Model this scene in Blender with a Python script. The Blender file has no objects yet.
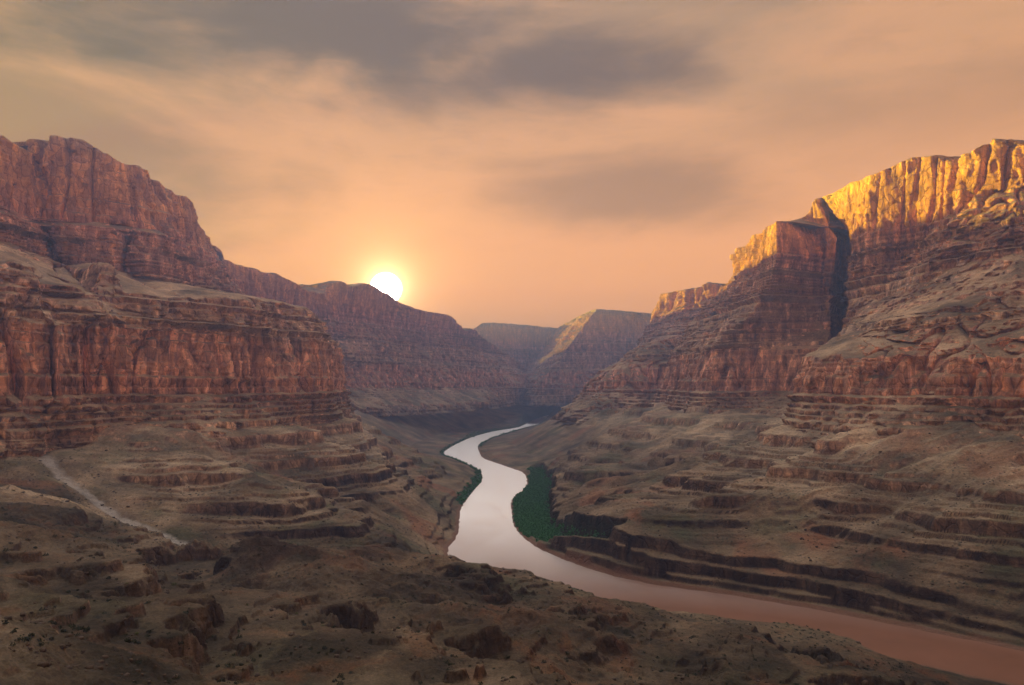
import bpy, math, random
import numpy as np

# ------------------------------------------------------------------ camera
scn = bpy.context.scene
col = scn.collection
W, H = 1024, 685
F, CX, CY = 683.0, 512.0, 385.0          # focal length and horizon of the view, in pixels
CAM_Z = 250.0                            # camera height above the river
cam_d = bpy.data.cameras.new('camera')
cam_d.sensor_width = 36.0
cam_d.lens = 36.0 * F / W
cam_d.shift_y = (CY - H / 2) / W
cam_d.clip_start = 1.0
cam_d.clip_end = 60000.0
cam = bpy.data.objects.new('camera', cam_d)
cam.location = (0, 0, CAM_Z)
cam.rotation_euler = (math.radians(90), 0, 0)
col.objects.link(cam)
scn.camera = cam

# ------------------------------------------------------------------ sun, sky, exposure
SUN_AZ, SUN_EL = math.radians(-66), math.radians(3.5)    # the light that rakes the right-hand rim
sd = bpy.data.lights.new('sun', 'SUN')
sd.energy = 5.0
sd.color = (1.0, 0.74, 0.01)
sd.angle = math.radians(0.5)
sun = bpy.data.objects.new('sun', sd)
sun.rotation_euler = (math.radians(90) - SUN_EL, 0, math.radians(180) - SUN_AZ)
sun.location = (-3000, 1500, 2000)
col.objects.link(sun)

vs = scn.view_settings
vs.view_transform = 'Standard'
vs.look = 'None'
vs.exposure = 1.7
vs.gamma = 1.0
vs.use_curve_mapping = False


class NT:
    """small helper for writing node trees"""
    def __init__(self, tree):
        self.t = tree
        tree.nodes.clear()

    def n(self, typ, **kw):
        nd = self.t.nodes.new(typ)
        for k, v in kw.items():
            setattr(nd, k, v)
        return nd

    def link(self, a, b):
        self.t.links.new(a, b)

    def put(self, sock, v):
        if isinstance(v, bpy.types.NodeSocket):
            self.link(v, sock)
        elif v is not None:
            if sock.type == 'RGBA' and len(v) == 3:
                v = (*v, 1.0)
            sock.default_value = v

    def math(self, op, a, b=None, c=None, clamp=False):
        nd = self.n('ShaderNodeMath', operation=op, use_clamp=clamp)
        for i, v in enumerate((a, b, c)):
            self.put(nd.inputs[i], v)
        return nd.outputs[0]

    def mix(self, fac, a, b, blend='MIX'):
        nd = self.n('ShaderNodeMix', data_type='RGBA', blend_type=blend)
        self.put(nd.inputs[0], fac)
        self.put(nd.inputs[6], a)
        self.put(nd.inputs[7], b)
        return nd.outputs[2]

    def ramp(self, fac, stops, interp='LINEAR'):
        nd = self.n('ShaderNodeValToRGB')
        cr = nd.color_ramp
        cr.interpolation = interp
        while len(cr.elements) < len(stops):
            cr.elements.new(0.5)
        for e, (p, c) in zip(cr.elements, stops):
            e.position = p
            if not hasattr(c, '__len__'):
                c = (c, c, c)
            e.color = (*c, 1.0)
        self.put(nd.inputs[0], fac)
        return nd.outputs[0]

    def rng(self, v, a, b, c=0.0, d=1.0, smooth=False):
        nd = self.n('ShaderNodeMapRange')
        if smooth:
            nd.interpolation_type = 'SMOOTHSTEP'
        for i, x in enumerate((v, a, b, c, d)):
            self.put(nd.inputs[i], x)
        return nd.outputs[0]

    def noise(self, vec, scale, detail=4.0, rough=0.55, dist=0.0):
        nd = self.n('ShaderNodeTexNoise')
        self.put(nd.inputs['Vector'], vec)
        nd.inputs['Scale'].default_value = scale
        nd.inputs['Detail'].default_value = detail
        nd.inputs['Roughness'].default_value = rough
        nd.inputs['Distortion'].default_value = dist
        return nd.outputs['Fac']

    def vmul(self, vec, s):
        nd = self.n('ShaderNodeVectorMath', operation='MULTIPLY')
        self.put(nd.inputs[0], vec)
        nd.inputs[1].default_value = s
        return nd.outputs[0]


def build_world():
    w = bpy.data.worlds.new('World')
    scn.world = w
    w.use_nodes = True
    N = NT(w.node_tree)
    sky = N.n('ShaderNodeTexSky', sky_type='NISHITA')
    sky.sun_disc = False
    sky.sun_elevation = SUN_EL
    sky.sun_rotation = SUN_AZ
    sky.altitude = 400
    sky.dust_density = 2.0
    tc = N.n('ShaderNodeTexCoord')
    d = tc.outputs['Generated']
    sep = N.n('ShaderNodeSeparateXYZ')
    N.link(d, sep.inputs[0])
    x, y, z = sep.outputs
    az = N.math('MULTIPLY', N.math('ARCTAN2', x, y), 57.2958)
    el = N.math('MULTIPLY', N.math('ARCSINE', z), 57.2958)
    cmb = N.n('ShaderNodeCombineXYZ')
    N.put(cmb.inputs[0], N.math('MULTIPLY', az, 0.045))
    N.put(cmb.inputs[1], N.math('MULTIPLY', el, 0.13))
    q = cmb.outputs[0]
    nz = N.noise(q, 1.0, 5, 0.55, 0.6)
    nz2 = N.noise(q, 2.6, 6, 0.65, 0.5)
    nz3 = N.noise(N.vmul(q, (1.0, 1.5, 1.0)), 5.5, 5, 0.6, 0.8)
    # evening dusk colours from the horizon up
    t = N.math('DIVIDE', el, 90.0)
    base = N.ramp(t, [(0.0, (2.0, 0.72, 0.20)), (0.08, (1.62, 0.63, 0.20)), (0.17, (1.12, 0.50, 0.20)),
                      (0.26, (0.66, 0.355, 0.17)), (0.34, (0.46, 0.28, 0.15)), (0.48, (0.42, 0.36, 0.32)),
                      (0.66, (0.60, 0.57, 0.56)), (1.0, (0.62, 0.63, 0.66))])

    def blob(a0, e0, ra, re, gain, wob=0.8):
        u = N.math('DIVIDE', N.math('SUBTRACT', az, a0), ra)
        v = N.math('DIVIDE', N.math('SUBTRACT', el, e0), re)
        r = N.math('SQRT', N.math('ADD', N.math('MULTIPLY', u, u), N.math('MULTIPLY', v, v)))
        r = N.math('ADD', r, N.math('MULTIPLY', N.math('SUBTRACT', nz, 0.5), wob * 2.4))
        r = N.math('ADD', r, N.math('MULTIPLY', N.math('SUBTRACT', nz2, 0.5), wob * 0.9))
        r = N.math('ADD', r, N.math('MULTIPLY', N.math('SUBTRACT', nz3, 0.5), wob * 0.55))
        return N.rng(r, 1.45, 0.25, 0.0, gain, True)

    blobs = [(-38, 27, 24, 8.0, 1.0), (-16, 26.8, 22, 5.2, 1.0), (3, 24.6, 13, 3.4, 0.95), (9, 15.6, 12, 3.0, 0.55),
             (-36, 17, 17, 7.0, 0.62), (-4, 31, 14, 2.5, 0.7), (33, 19, 14, 4.0, 0.3), (26, 29.5, 14, 2.5, 0.3)]
    m = None
    for b in blobs:
        o = blob(*b)
        m = o if m is None else N.math('MAXIMUM', m, o)
    wisps = N.rng(N.math('ADD', N.math('MULTIPLY', nz2, 0.6), N.math('MULTIPLY', nz3, 0.4)), 0.44, 0.72, 0.0, 0.28, True)
    cl = N.math('MAXIMUM', m, N.math('MULTIPLY', wisps, N.rng(el, 8, 20)))
    c = N.mix(cl, base, (0.190, 0.118, 0.082))
    bright = N.rng(nz, 0.42, 0.70, 0.0, 0.30, True)
    c = N.mix(N.math('MULTIPLY', bright, N.math('SUBTRACT', 1.0, cl)), c, (1.25, 0.54, 0.21))
    # the low sun seen through thin cloud, and the glow round it
    SA, SE = math.atan2(386 - CX, F), 0.0
    SE = math.atan2((CY - 288.5), math.hypot(F, 386 - CX))
    sv = (math.sin(SA) * math.cos(SE), math.cos(SA) * math.cos(SE), math.sin(SE))
    dp = N.n('ShaderNodeVectorMath', operation='DOT_PRODUCT')
    N.link(d, dp.inputs[0])
    dp.inputs[1].default_value = sv
    ang = N.math('MULTIPLY', N.math('ARCCOSINE', N.math('MINIMUM', dp.outputs['Value'], 1.0)), 57.2958)
    g1 = N.math('POWER', 2.718, N.math('MULTIPLY', N.math('MULTIPLY', ang, ang), -0.010))
    g2 = N.math('POWER', 2.718, N.math('MULTIPLY', ang, -0.42))
    disc = N.rng(ang, 1.35, 0.85, 0.0, 1.0, True)
    g3 = N.math('POWER', 2.718, N.math('MULTIPLY', ang, -1.15))

    def add(c, fac, colr):
        return N.mix(1.0, c, N.mix(fac, (0, 0, 0), colr), 'ADD')
    c = add(c, g1, (0.20, 0.07, 0.0))
    c = add(c, g2, (1.5, 0.80, 0.20))
    c = add(c, g3, (9.0, 6.4, 3.2))
    c = add(c, disc, (120.0, 102.0, 78.0))
    dh = N.n('ShaderNodeVectorMath', operation='DOT_PRODUCT')  # bright sky patch added above the view to light slopes and river
    N.link(d, dh.inputs[0])
    dh.inputs[1].default_value = (-0.09, 0.475, 0.875)
    c = add(c, N.math('MULTIPLY', N.rng(dh.outputs['Value'], 0.868, 0.985, 0, 1, True), N.rng(nz, 0.25, 0.6, 0.75, 1.25)), (4.6, 4.3, 3.9))
    # below the horizon: the land
    c = N.mix(N.rng(el, -1.0, -6.0), c, (0.10, 0.07, 0.05))
    # high overhead the clear sky shows through
    nish = N.mix(1.0, sky.outputs[0], (0.10, 0.10, 0.10), 'MULTIPLY')
    c = N.mix(N.rng(el, 38, 75, 0.0, 0.55), c, nish)
    scale = N.mix(1.0, c, (6.2, 6.2, 6.2), 'MULTIPLY')
    bg = N.n('ShaderNodeBackground')
    N.link(scale, bg.inputs[0])
    bg.inputs[1].default_value = 0.05
    out = N.n('ShaderNodeOutputWorld')
    N.link(bg.outputs[0], out.inputs[0])


build_world()

# ------------------------------------------------------------------ noise
rs = np.random.RandomState(7)
PERM = np.concatenate([rs.permutation(256)] * 3).astype(np.int32)
GR = rs.normal(size=(256, 3)).astype(np.float32)
GR /= np.linalg.norm(GR, axis=1, keepdims=True)


def perlin(x, y, z):
    x = np.asarray(x, np.float32); y = np.asarray(y, np.float32); z = np.asarray(z, np.float32)
    x, y, z = np.broadcast_arrays(x, y, z)
    xi = np.floor(x).astype(np.int32); yi = np.floor(y).astype(np.int32); zi = np.floor(z).astype(np.int32)
    xf = x - xi; yf = y - yi; zf = z - zi
    u = xf * xf * xf * (xf * (xf * 6 - 15) + 10)
    v = yf * yf * yf * (yf * (yf * 6 - 15) + 10)
    w = zf * zf * zf * (zf * (zf * 6 - 15) + 10)
    xi &= 255; yi &= 255; zi &= 255
    res = 0
    for dx in (0, 1):
        px = PERM[xi + dx]
        wx = u if dx else 1 - u
        for dy in (0, 1):
            pxy = PERM[px + yi + dy]
            wy = v if dy else 1 - v
            for dz in (0, 1):
                g = GR[PERM[pxy + zi + dz]]
                wz = w if dz else 1 - w
                res = res + wx * wy * wz * (g[..., 0] * (xf - dx) + g[..., 1] * (yf - dy) + g[..., 2] * (zf - dz))
    return res * 1.5


def fbm(x, y, z, octv=4, gain=0.5, ridged=False):
    s = 0; a = 1.0; tot = 0; f = 1.0
    for i in range(octv):
        n = perlin(x * f + 17.3 * i, y * f - 9.1 * i, z * f + 4.7 * i)
        if ridged:
            n = 1 - 2 * np.abs(n)
        s = s + a * n
        tot += a
        a *= gain; f *= 2.03
    return s / tot


def sstep(a, b, x):
    t = np.clip((x - a) / (b - a), 0, 1)
    return t * t * (3 - 2 * t)


# horizontal rock layers, the same all through the canyon (heights above the river)
lr = random.Random(11)
LAY_Z, LAY_T, LAY_A = [], [], []
zz = -60.0
while zz < 1000:
    t = lr.choice([4, 5, 6, 8, 10, 13, 17, 22])
    LAY_Z.append(zz); LAY_T.append(t); LAY_A.append(lr.uniform(0.25, 1.0) * (0.4 + 0.6 * min(1, t / 12)))
    zz += t
LAY_Z = np.array(LAY_Z); LAY_T = np.array(LAY_T, float); LAY_A = np.array(LAY_A)


def layer(z):
    i = np.clip(np.searchsorted(LAY_Z, z, side='right') - 1, 0, len(LAY_Z) - 1)
    fr = np.clip((z - LAY_Z[i]) / LAY_T[i], 0, 1)
    return i, fr


def saw(z):
    """how far a layer stands out of the slope at height z, in metres"""
    i, fr = layer(z)
    s = np.where(fr < 0.72, fr / 0.72, (1 - fr) / 0.28)
    return LAY_A[i] * LAY_T[i] * (s - 0.4)


def terr(z):
    i, fr = layer(z)
    g = np.where(fr < 0.7, fr * 0.3, np.where(fr < 0.8, 0.21 + (fr - 0.7) * 7.0, 0.91 + (fr - 0.8) * 0.45))
    return LAY_Z[i] + LAY_T[i] * g


l2 = random.Random(23)
BZ, BT = [], []
zz = -40.0
while zz < 400:
    t = l2.choice([14, 18, 24, 30, 38])
    BZ.append(zz); BT.append(t); zz += t
BZ = np.array(BZ); BT = np.array(BT, float)


def bold(z):
    i = np.clip(np.searchsorted(BZ, z, side='right') - 1, 0, len(BZ) - 1)
    fr = np.clip((z - BZ[i]) / BT[i], 0, 1)
    g = np.where(fr < 0.62, fr * 0.45, np.where(fr < 0.74, 0.279 + (fr - 0.62) * 4.6, 0.831 + (fr - 0.74) * 0.65))
    return BZ[i] + BT[i] * g


def pchip(t, yv, tq):
    t = np.asarray(t, float); yv = np.asarray(yv, float)
    h = np.diff(t); dl = np.diff(yv, axis=0) / h[:, None]
    m = np.zeros_like(yv)
    for i in range(1, len(t) - 1):
        a, b = dl[i - 1], dl[i]
        w1, w2 = 2 * h[i] + h[i - 1], h[i] + 2 * h[i - 1]
        ok = a * b > 0
        with np.errstate(divide='ignore', invalid='ignore'):
            m[i] = np.where(ok, (w1 + w2) / (w1 / np.where(ok, a, 1) + w2 / np.where(ok, b, 1)), 0)
    m[0], m[-1] = dl[0], dl[-1]
    i = np.clip(np.searchsorted(t, tq, side='right') - 1, 0, len(t) - 2)
    s = ((tq - t[i]) / h[i])[:, None]
    hh = h[i][:, None]
    return ((1 + 2 * s) * (1 - s) ** 2 * yv[i] + s * (1 - s) ** 2 * hh * m[i]
            + s * s * (3 - 2 * s) * yv[i + 1] + s * s * (s - 1) * hh * m[i + 1])


def P(px, py, d):
    """a point of the place d metres ahead that is seen at (px, py)"""
    return ((px - CX) / F * d, d, (CY - py) / F * d + CAM_Z)


# ------------------------------------------------------------------ mesh helpers
def link_mesh(name, verts, faces4, mat, attrs=None, smooth=False):
    me = bpy.data.meshes.new(name)
    nv, nf = len(verts), len(faces4)
    me.vertices.add(nv)
    me.vertices.foreach_set('co', np.asarray(verts, np.float32).ravel())
    k = faces4.shape[1]
    me.loops.add(nf * k)
    me.loops.foreach_set('vertex_index', faces4.astype(np.int32).ravel())
    me.polygons.add(nf)
    me.polygons.foreach_set('loop_start', np.arange(0, nf * k, k, dtype=np.int32))
    me.polygons.foreach_set('loop_total', np.full(nf, k, np.int32))
    if smooth:
        me.polygons.foreach_set('use_smooth', np.ones(nf, bool))
    me.update(calc_edges=True)
    for an, av in (attrs or {}).items():
        at = me.attributes.new(an, 'FLOAT', 'POINT')
        at.data.foreach_set('value', np.asarray(av, np.float32).ravel())
    me.materials.append(mat)
    o = bpy.data.objects.new(name, me)
    col.objects.link(o)
    return o


def grid_faces(nr, nc):
    r, c = np.meshgrid(np.arange(nr - 1), np.arange(nc - 1), indexing='ij')
    a = (r * nc + c).ravel()
    return np.stack([a, a + 1, a + nc + 1, a + nc], 1)


def structure(o, label):
    o['kind'] = 'structure'
    o['label'] = label
    return o


# ------------------------------------------------------------------ materials
def rock_material(name='canyon_rock', floor=False):
    m = bpy.data.materials.new(name)
    m.use_nodes = True
    N = NT(m.node_tree)
    geo = N.n('ShaderNodeNewGeometry')
    pos = geo.outputs['Position']
    sp = N.n('ShaderNodeSeparateXYZ'); N.link(pos, sp.inputs[0])
    z = sp.outputs[2]
    sn = N.n('ShaderNodeSeparateXYZ'); N.link(geo.outputs['Normal'], sn.inputs[0])
    big = N.noise(pos, 0.004, 3, 0.5)
    mid = N.noise(pos, 0.02, 4, 0.6)
    zw = N.math('ADD', z, N.math('MULTIPLY', N.math('SUBTRACT', big, 0.5), 46))
    zw = N.math('ADD', zw, N.math('MULTIPLY', N.math('SUBTRACT', mid, 0.5), 10))
    tt = N.rng(zw, 0, 780)
    # rock formations by height above the river
    cliff = N.ramp(tt, [
        (0.000, (0.062, 0.042, 0.032)), (0.055, (0.068, 0.046, 0.033)), (0.100, (0.090, 0.060, 0.042)), (0.150, (0.234, 0.156, 0.104)),
        (0.190, (0.299, 0.195, 0.137)), (0.240, (0.390, 0.260, 0.182)), (0.285, (0.312, 0.182, 0.124)),
        (0.300, (0.416, 0.221, 0.150)), (0.370, (0.533, 0.293, 0.202)), (0.430, (0.494, 0.280, 0.195)),
        (0.455, (0.442, 0.312, 0.227)), (0.510, (0.364, 0.215, 0.156)), (0.570, (0.429, 0.293, 0.221)),
        (0.630, (0.325, 0.176, 0.130)), (0.700, (0.416, 0.247, 0.189)), (0.745, (0.468, 0.234, 0.163)),
        (0.820, (0.520, 0.265, 0.095)), (0.930, (0.540, 0.290, 0.095)), (1.000, (0.340, 0.270, 0.200))])
    # thin beds
    bed = N.noise(N.vmul(pos, (0.0022, 0.0022, 0.11)), 1.0, 5, 0.65)
    bedc = N.ramp(bed, [(0.30, 0.35), (0.42, 0.72), (0.50, 1.0), (0.58, 1.15), (0.70, 1.6)])
    zone = N.ramp(tt, [(0.0, 0.8), (0.29, 0.8), (0.31, 0.30), (0.43, 0.35), (0.45, 0.8), (0.735, 0.75), (0.775, 0.25), (1.0, 0.25)])
    cliff = N.mix(zone, cliff, N.mix(1.0, cliff, bedc, 'MULTIPLY'))
    # vertical desert varnish and streaks
    st = N.noise(N.vmul(pos, (0.055, 0.055, 0.011)), 1.0, 6, 0.68, 0.5)
    stc = N.ramp(st, [(0.34, (0.22, 0.20, 0.21)), (0.45, (0.68, 0.66, 0.66)), (0.54, (1.1, 1.08, 1.05)), (0.64, (2.1, 2.15, 2.15))])
    cliff = N.mix(N.rng(zw, 540, 640, 0.9, 0.5), cliff, N.mix(1.0, cliff, stc, 'MULTIPLY'))
    jv = N.n('ShaderNodeVectorMath', operation='ADD')
    N.link(N.vmul(pos, (0.075, 0.075, 0.042)), jv.inputs[0])
    jn = N.n('ShaderNodeTexNoise'); jn.inputs['Scale'].default_value = 0.05; jn.inputs['Detail'].default_value = 3
    N.link(pos, jn.inputs['Vector'])
    N.link(N.vmul(jn.outputs['Color'], (0.9, 0.9, 0.9)), jv.inputs[1])
    jt = N.n('ShaderNodeTexVoronoi', feature='DISTANCE_TO_EDGE')
    N.link(jv.outputs[0], jt.inputs['Vector'])
    jt.inputs['Scale'].default_value = 1.0
    joint = N.rng(jt.outputs['Distance'], 0.0, 0.10, 0, 1, True)
    jc = N.n('ShaderNodeTexVoronoi'); N.link(jv.outputs[0], jc.inputs['Vector']); jc.inputs['Scale'].default_value = 1.0
    sj = N.n('ShaderNodeSeparateXYZ'); N.link(jc.outputs['Color'], sj.inputs[0])
    cliff = N.mix(0.42, cliff, N.mix(1.0, cliff, N.ramp(sj.outputs[0], [(0.0, 0.55), (0.5, 1.0), (1.0, 1.5)]), 'MULTIPLY'))
    cliff = N.mix(0.42, cliff, N.mix(1.0, cliff, N.ramp(joint, [(0.0, 0.25), (1.0, 1.0)]), 'MULTIPLY'))
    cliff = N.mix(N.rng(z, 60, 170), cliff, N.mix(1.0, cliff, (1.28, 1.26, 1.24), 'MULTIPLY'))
    # talus, desert soil
    sm = N.noise(pos, 0.012, 5, 0.6)
    talus = N.ramp(sm, [(0.32, (0.085, 0.070, 0.050)), (0.44, (0.17, 0.132, 0.092)), (0.55, (0.28, 0.215, 0.15)), (0.68, (0.42, 0.32, 0.225))])
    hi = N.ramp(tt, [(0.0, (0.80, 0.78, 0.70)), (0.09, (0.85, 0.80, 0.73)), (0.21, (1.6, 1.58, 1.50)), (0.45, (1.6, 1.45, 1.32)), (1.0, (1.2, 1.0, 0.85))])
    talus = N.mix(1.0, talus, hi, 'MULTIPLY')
    grs = N.rng(N.noise(pos, 0.0075, 4, 0.6), 0.52, 0.64, 0, 0.5, True)
    low = N.rng(z, 330, 120)
    talus = N.mix(N.math('MULTIPLY', grs, low), talus, (0.085, 0.105, 0.05))
    red = N.rng(N.noise(pos, 0.009, 3, 0.5, 0.5), 0.56, 0.68, 0, 0.75, True)
    talus = N.mix(N.math('MULTIPLY', red, N.rng(z, 330, 60)), talus, (0.26, 0.115, 0.06))
    # stones and small scrub
    vr = N.n('ShaderNodeTexVoronoi'); vr.inputs['Scale'].default_value = 0.16
    N.link(pos, vr.inputs['Vector'])
    spk = N.math('MULTIPLY', N.rng(vr.outputs['Distance'], 0.34, 0.16), N.rng(N.noise(pos, 0.02, 3, 0.6), 0.45, 0.6))
    talus = N.mix(N.math('MULTIPLY', spk, 0.75), talus, (0.045, 0.05, 0.028))
    fine = N.noise(pos, 0.35, 4, 0.7)
    fc = N.ramp(fine, [(0.25, 0.55), (0.5, 1.0), (0.75, 1.45)])
    talus = N.mix(0.8, talus, N.mix(1.0, talus, fc, 'MULTIPLY'))
    bedt = N.ramp(bed, [(0.34, 0.6), (0.46, 1.0), (0.62, 1.2)])
    talus = N.mix(0.35, talus, N.mix(1.0, talus, bedt, 'MULTIPLY'))
    nzz = N.math('ADD', N.math('ABSOLUTE', sn.outputs[2]), N.math('MULTIPLY', N.math('SUBTRACT', mid, 0.5), 0.35))
    fac = N.rng(nzz, 0.50, 0.78, 0, 1, True)
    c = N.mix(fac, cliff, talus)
    if floor:
        at = N.n('ShaderNodeAttribute', attribute_name='wash')
        wf = N.math('MULTIPLY', at.outputs['Fac'], N.rng(N.noise(pos, 0.10, 4, 0.7), 0.25, 0.60, 0.25, 0.9))
        c = N.mix(wf, c, (0.46, 0.42, 0.38))
        at2 = N.n('ShaderNodeAttribute', attribute_name='green')
        gc = N.ramp(N.noise(pos, 0.09, 4, 0.7), [(0.35, (0.07, 0.065, 0.04)), (0.65, (0.03, 0.085, 0.03))])
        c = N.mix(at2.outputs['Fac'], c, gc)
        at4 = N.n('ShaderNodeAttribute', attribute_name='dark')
        dk = N.ramp(N.noise(pos, 0.022, 5, 0.62, 0.6), [(0.30, (0.014, 0.012, 0.010)), (0.46, (0.034, 0.026, 0.018)), (0.56, (0.075, 0.052, 0.034)), (0.66, (0.115, 0.050, 0.024))])  # near-black to rusty soil; stands in for shade in the hollows
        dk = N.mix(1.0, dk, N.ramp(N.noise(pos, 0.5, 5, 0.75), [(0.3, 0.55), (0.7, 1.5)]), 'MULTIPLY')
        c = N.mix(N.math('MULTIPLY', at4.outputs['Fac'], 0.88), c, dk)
        at3 = N.n('ShaderNodeAttribute', attribute_name='bank')
        c = N.mix(at3.outputs['Fac'], c, (0.22, 0.125, 0.085))
    bmp = N.n('ShaderNodeBump')
    bmp.inputs['Strength'].default_value = 0.9
    bmp.inputs['Distance'].default_value = 3.0
    hgt = N.math('ADD', N.math('MULTIPLY', N.noise(pos, 0.12, 8, 0.72), 1.3), N.math('ADD', N.math('MULTIPLY', bed, 0.7), N.math('MULTIPLY', N.math('MULTIPLY', joint, N.rng(sn.outputs[2], 0.6, 0.3)), 0.5)))
    N.link(hgt, bmp.inputs['Height'])
    grit = N.ramp(N.noise(pos, 0.9, 4, 0.75), [(0.30, 0.60), (0.5, 1.0), (0.70, 1.45)])
    c = N.mix(0.75, c, N.mix(1.0, c, grit, 'MULTIPLY'))
    b = N.n('ShaderNodeBsdfPrincipled')
    N.link(c, b.inputs['Base Color'])
    b.inputs['Roughness'].default_value = 0.95
    b.inputs['Specular IOR Level'].default_value = 0.08
    N.link(bmp.outputs[0], b.inputs['Normal'])
    out = N.n('ShaderNodeOutputMaterial')
    N.link(b.outputs[0], out.inputs[0])
    return m


def water_material():
    m = bpy.data.materials.new('muddy_water')
    m.use_nodes = True
    N = NT(m.node_tree)
    geo = N.n('ShaderNodeNewGeometry')
    pos = geo.outputs['Position']
    b = N.n('ShaderNodeBsdfDiffuse')
    N.put(b.inputs['Color'], N.ramp(N.noise(pos, 0.02, 3, 0.5), [(0.3, (0.19, 0.080, 0.040)), (0.7, (0.23, 0.10, 0.055))]))
    g = N.n('ShaderNodeBsdfGlossy')
    g.inputs['Color'].default_value = (1, 1, 1, 1)
    N.put(g.inputs['Roughness'], N.rng(N.noise(N.vmul(pos, (1.0, 0.35, 1.0)), 0.018, 4, 0.6, 0.8), 0.35, 0.65, 0.39, 0.45))
    bmp = N.n('ShaderNodeBump')
    bmp.inputs['Strength'].default_value = 0.22
    bmp.inputs['Distance'].default_value = 1.0
    N.link(N.noise(N.vmul(pos, (1, 1, 1)), 0.09, 5, 0.6, 0.6), bmp.inputs['Height'])
    N.link(bmp.outputs[0], g.inputs['Normal'])
    lw = N.n('ShaderNodeFresnel')
    lw.inputs['IOR'].default_value = 1.33
    mx = N.n('ShaderNodeMixShader')
    N.link(N.rng(lw.outputs[0], 0.165, 0.32, 0.04, 1.0), mx.inputs[0])
    N.link(b.outputs[0], mx.inputs[1])
    N.link(g.outputs[0], mx.inputs[2])
    out = N.n('ShaderNodeOutputMaterial')
    N.link(mx.outputs[0], out.inputs[0])
    return m


ROCK = rock_material()
FLOOR = rock_material('canyon_floor_soil', True)
WATER = water_material()

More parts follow.
